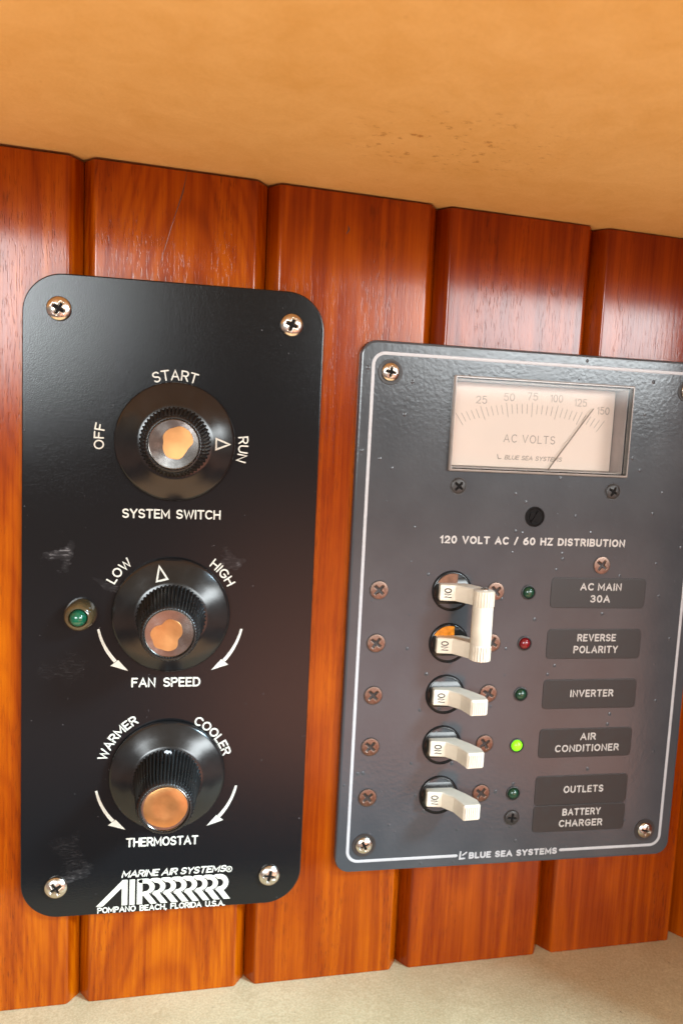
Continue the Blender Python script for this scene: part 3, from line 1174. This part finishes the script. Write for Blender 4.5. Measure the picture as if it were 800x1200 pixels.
mbm = MB()
scale_marks(mbm)
mbm.build('dial_scale', M['mark'], meter)
mbm = MB()
text(mbm, 'BLUE SEA SYSTEMS', 1.6, -56.6, 22.5, 1.7, .34, DW, t=.03, slant=.18, gap=.24, space=.5)
ribbon(mbm, [(-12.4, -58.3), (-12.0, -56.8), (-11.0, -56.9)], .4, DW, .03)
mbm.build('dial_lettering', M['mark'], meter)
mb = MB()
n0, n1 = (7.2, -53.6), (23.3, -76.7)
mb.loft([[(n0[0] - .17, n0[1] - .10, DW - 1.3), (n0[0] + .17, n0[1] + .10, DW - 1.3), (n0[0] + .17, n0[1] + .10, DW - 1.0), (n0[0] - .17, n0[1] - .10, DW - 1.0)],
         [(n1[0] - .12, n1[1] - .08, DW - 1.3), (n1[0] + .12, n1[1] + .08, DW - 1.3), (n1[0] + .12, n1[1] + .08, DW - 1.0), (n1[0] - .12, n1[1] - .08, DW - 1.0)]])
mb.build('needle', M['needle'], meter)

# panel titles
legend(lambda q: text(q, '120 VOLT AC / 60 HZ DISTRIBUTION', .7, -26.4, 71.4, 2.9, .68, RW, gap=.38, space=.6), 'lettering 120 VOLT AC / 60 HZ DISTRIBUTION', M['pale'], R)


def maker(q):
    text(q, 'BLUE SEA SYSTEMS', 1.8, 92.5, 35.4, 2.6, .68, RW, gap=.36, space=.55)
    ribbon(q, [(-19.2, 89.6), (-19.4, 92.3), (-17.6, 92.2)], .7, RW, .05)
    ribbon(q, [(-18.3, 90.9), (-16.9, 89.9)], .6, RW, .06)


legend(maker, 'maker name along the bottom edge', M['border'], R)

# breakers: black bezel, ivory lever
mb = MB()
lathe(mb, 0, 0, [(6.9, -.02), (6.88, .3), (6.8, .4), (6.55, .42), (6.4, .1), (6.35, -.35)], 72, 0, cap1=False)
# a barrel (axis across the panel) that fills the opening, either side of the lever
rings = []
for k in range(25):
    t = -1 + 2 * k / 24
    hwid = 6.38 * math.sqrt(max(0.0004, 1 - t * t))
    yy = 6.38 * t
    hgt = .75 - 1.35 * t * t
    rings.append([(-hwid, yy, -hgt), (-hwid * .4, yy, -hgt), (hwid * .4, yy, -hgt), (hwid, yy, -hgt), (hwid, yy, .9), (-hwid, yy, .9)])
mb.loft(rings)
sw = mb.build('breaker_switch', M['bezel'], R, angle=50)
mb = MB()
lathe(mb, 0, 0, [(7.35, -.02), (7.32, .3), (7.1, .4), (6.85, .44), (6.8, .3)], 72, 0, cap1=False)
mb.build('bezel_ring', M['socket'], sw, angle=50)
mb = MB()
# lever profile in (u, height), extruded 5.9 mm along v
prof = [(-5.0, .1), (-5.45, 3.0), (-5.25, 3.45), (-.1, 4.3), (3.0, 8.3), (4.2, 12.9), (4.45, 14.3), (4.9, 14.7), (10.2, 14.4), (10.9, 13.8), (11.1, 10.4),
        (8.6, 5.6), (4.9, .1)]
rings = []
HV = 2.85
for v, ins in ((-HV, .45), (-HV + .12, .2), (-HV + .45, 0), (HV - .45, 0), (HV - .12, .2), (HV, .45)):
    cxu = sum(p[0] for p in prof) / len(prof)
    cxh = sum(p[1] for p in prof) / len(prof)
    ring = []
    n = len(prof)
    for i, (u, h) in enumerate(prof):
        a, b = prof[i - 1], prof[(i + 1) % n]
        tx, ty = b[0] - a[0], b[1] - a[1]
        l = hypot(tx, ty)
        ring.append((u + ins * ty / l, v, -(h - ins * tx / l)))
    rings.append(ring)
mb.loft(rings)
# serrations on the tip's front face
for k in range(7):
    u = 5.25 + k * .74
    hh_ = 14.70 - .057 * (u - 4.9)
    mb.loft([[(u - .27, y, -hh_ + .15), (u - .12, y, -hh_ - .34), (u + .12, y, -hh_ - .34), (u + .27, y, -hh_ + .15)] for y in (-HV + .7, HV - .7)])
lev = mb.build('toggle_lever', M['ivory'], sw, angle=22)
mb = MB()
text(mb, 'ON', 0, 0, 3.5, 2.7, .44, 0, rot=0, t=.04, gap=.34)
mk = []
# rotate 90 degrees clockwise and lay on the pad's sloping face
for u, v, w in mb.v:
    uu, vv = -v, u
    uu = uu - 4.0
    hgt = 3.45 + (uu + 5.25) * .165
    mk.append((uu, vv, w - hgt - .01))
mb.v = mk
mb.build('on_mark', M['ink'], sw)
sw.location = (-29.4 * MM, RW * MM, -rows[0] * MM)
switches = [sw] + [copy_part(sw, R, (-29.35, v, RW)) for v in rows[1:]]
# the two tied levers end inside the bar: their tips are slimmer
slim = lev.data.copy()
for vt in slim.vertices:
    h = -vt.co.y / MM
    if h > 9.5:
        vt.co.x = (7.7 + (vt.co.x / MM - 7.7) * .70) * MM
        vt.co.y = -(11.0 + (h - 11.0) * .62) * MM
for k in (0, 1):
    for ch in switches[k].children:
        if ch.name.startswith('toggle_lever'):
            ch.data = slim
for vv, mt_ in ((rows[0], 'brownflag'), (rows[1], 'orangeflag')):
    mb = MB()
    seg = [(-29.35 + 6.3 * cos(radians(a)), vv + 6.3 * sin(radians(a))) for a in range(208, 291, 6)]
    cut_ = [(u, min(v, vv - 2.9)) for u, v in seg] + [(seg[-1][0], vv - 2.9), (seg[0][0], vv - 2.9)]
    mb.loft([[(u, v, RW - .15) for u, v in cut_], [(u, v, RW - .62) for u, v in cut_]])
    mb.build('trip_flag', M[mt_], R, angle=30)
# tie bar joining the levers of the first two breakers
mb = MB()
v0, v1 = rows[0], rows[1]
rings = []


def tiesec(v, s):
    return [(-21.8 + s * 3.6 * cos(a), v, RW - 11.5 - s * 3.6 * sin(a)) for a in [2 * pi * i / 24 for i in range(24)]]


for v, s in ((v0 - 2.9, .8), (v0 - 2.6, 1), (v0 + 2.7, 1), (v0 + 2.85, .985), (v0 + 2.95, .985), (v0 + 3.1, 1.0), (v1 - 3.1, 1), (v1 - 2.95, .985), (v1 - 2.85, .985), (v1 - 2.7, 1),
             (v1 + 2.6, 1), (v1 + 2.9, .8)):
    rings.append(tiesec(v, s))
mb.loft(rings)
for vc in (v0, v1):
    for k in range(9):
        a = radians(30 + 120 * k / 8)
        u, w = -21.8 + 3.6 * cos(a), RW - 11.5 - 3.6 * sin(a)
        mb.loft([[(u - .18, y, w - .05), (u, y, w - .26), (u + .18, y, w - .05), (u, y, w + .2)] for y in (vc - 2.5, vc + 2.6)])
tie = mb.build('handle_tie', M['ivory'], R, angle=35)
for vv, sg in ((v0 - 2.85, -1), (v1 + 2.85, 1)):
    mb = MB()
    mb.loft([[(-21.7 + q * 1.4 * cos(2 * pi * i / 20), vv + sg * d, RW - 11.8 + q * 1.4 * sin(2 * pi * i / 20)) for i in range(20)]
             for q, d in ((1, 0), (1, .5), (.7, .8), (.2, .9))], False, True)
    mb.build('tie_pin', M['steel'], tie)

# indicator lights
def led(v, mat, lab):
    m1 = MB()
    lathe(m1, 0, 0, [(2.75, -.02), (2.7, .35), (2.4, .45), (2.15, .2), (2.1, -.2)], 40, 0, cap1=False)
    a = m1.build('indicator_light', M['washer'], R, angle=40, label=lab)
    m1 = MB()
    lathe(m1, 0, 0, [(2.1, -.1), (2.05, .35), (1.75, .85), (1.2, 1.25), (.5, 1.45)], 32, 0)
    m1.build('lens', mat, a, angle=60)
    a.location = (-.2 * MM, RW * MM, -v * MM)


led(-9.1, M['greenled'], None)
led(9.9, M['redled'], 'red indicator light')
led(29.1, M['greenled'], None)
led(48.8, M['litled'], 'lit bright green indicator light')
led(67.4, M['greenled'], None)


# name labels
def name_label(v, lines, lab, h=11.3, rot=0.0, bow=0.0):
    m1 = MB()
    plate(m1, 0, 0, 37.8, h, 1.6, .02, -.22, .12, 6)
    a = m1.build('name_label', M['tag'], R, label=lab)
    a.location = (27.4 * MM, RW * MM, -v * MM)
    a.rotation_euler = (0, rot, 0)
    m1 = MB()
    n = len(lines)
    for i, (s, wd) in enumerate(lines):
        vb = 1.15 if n == 1 else (-1.0 if i == 0 else 3.5)
        text(m1, s, .8, vb, wd, 2.85, .56, -.22, gap=.36)
    m1.build('lettering', M['pale'], a)


name_label(-9.05, [('AC MAIN', 16.6), ('30A', 8.0)], 'dark name label AC MAIN 30A')
name_label(10.2, [('REVERSE', 15.6), ('POLARITY', 18.0)], 'dark name label REVERSE POLARITY')
name_label(29.4, [('INVERTER', 17.6)], 'dark name label INVERTER')
name_label(48.4, [('AIR', 6.4), ('CONDITIONER', 26.2)], 'dark name label AIR CONDITIONER')
name_label(67.0, [('OUTLETS', 16.4)], 'dark name label OUTLETS', h=11.6)
name_label(78.2, [('BATTERY', 15.8), ('CHARGER', 18.0)], 'dark name label BATTERY CHARGER', h=10.6, rot=.004)
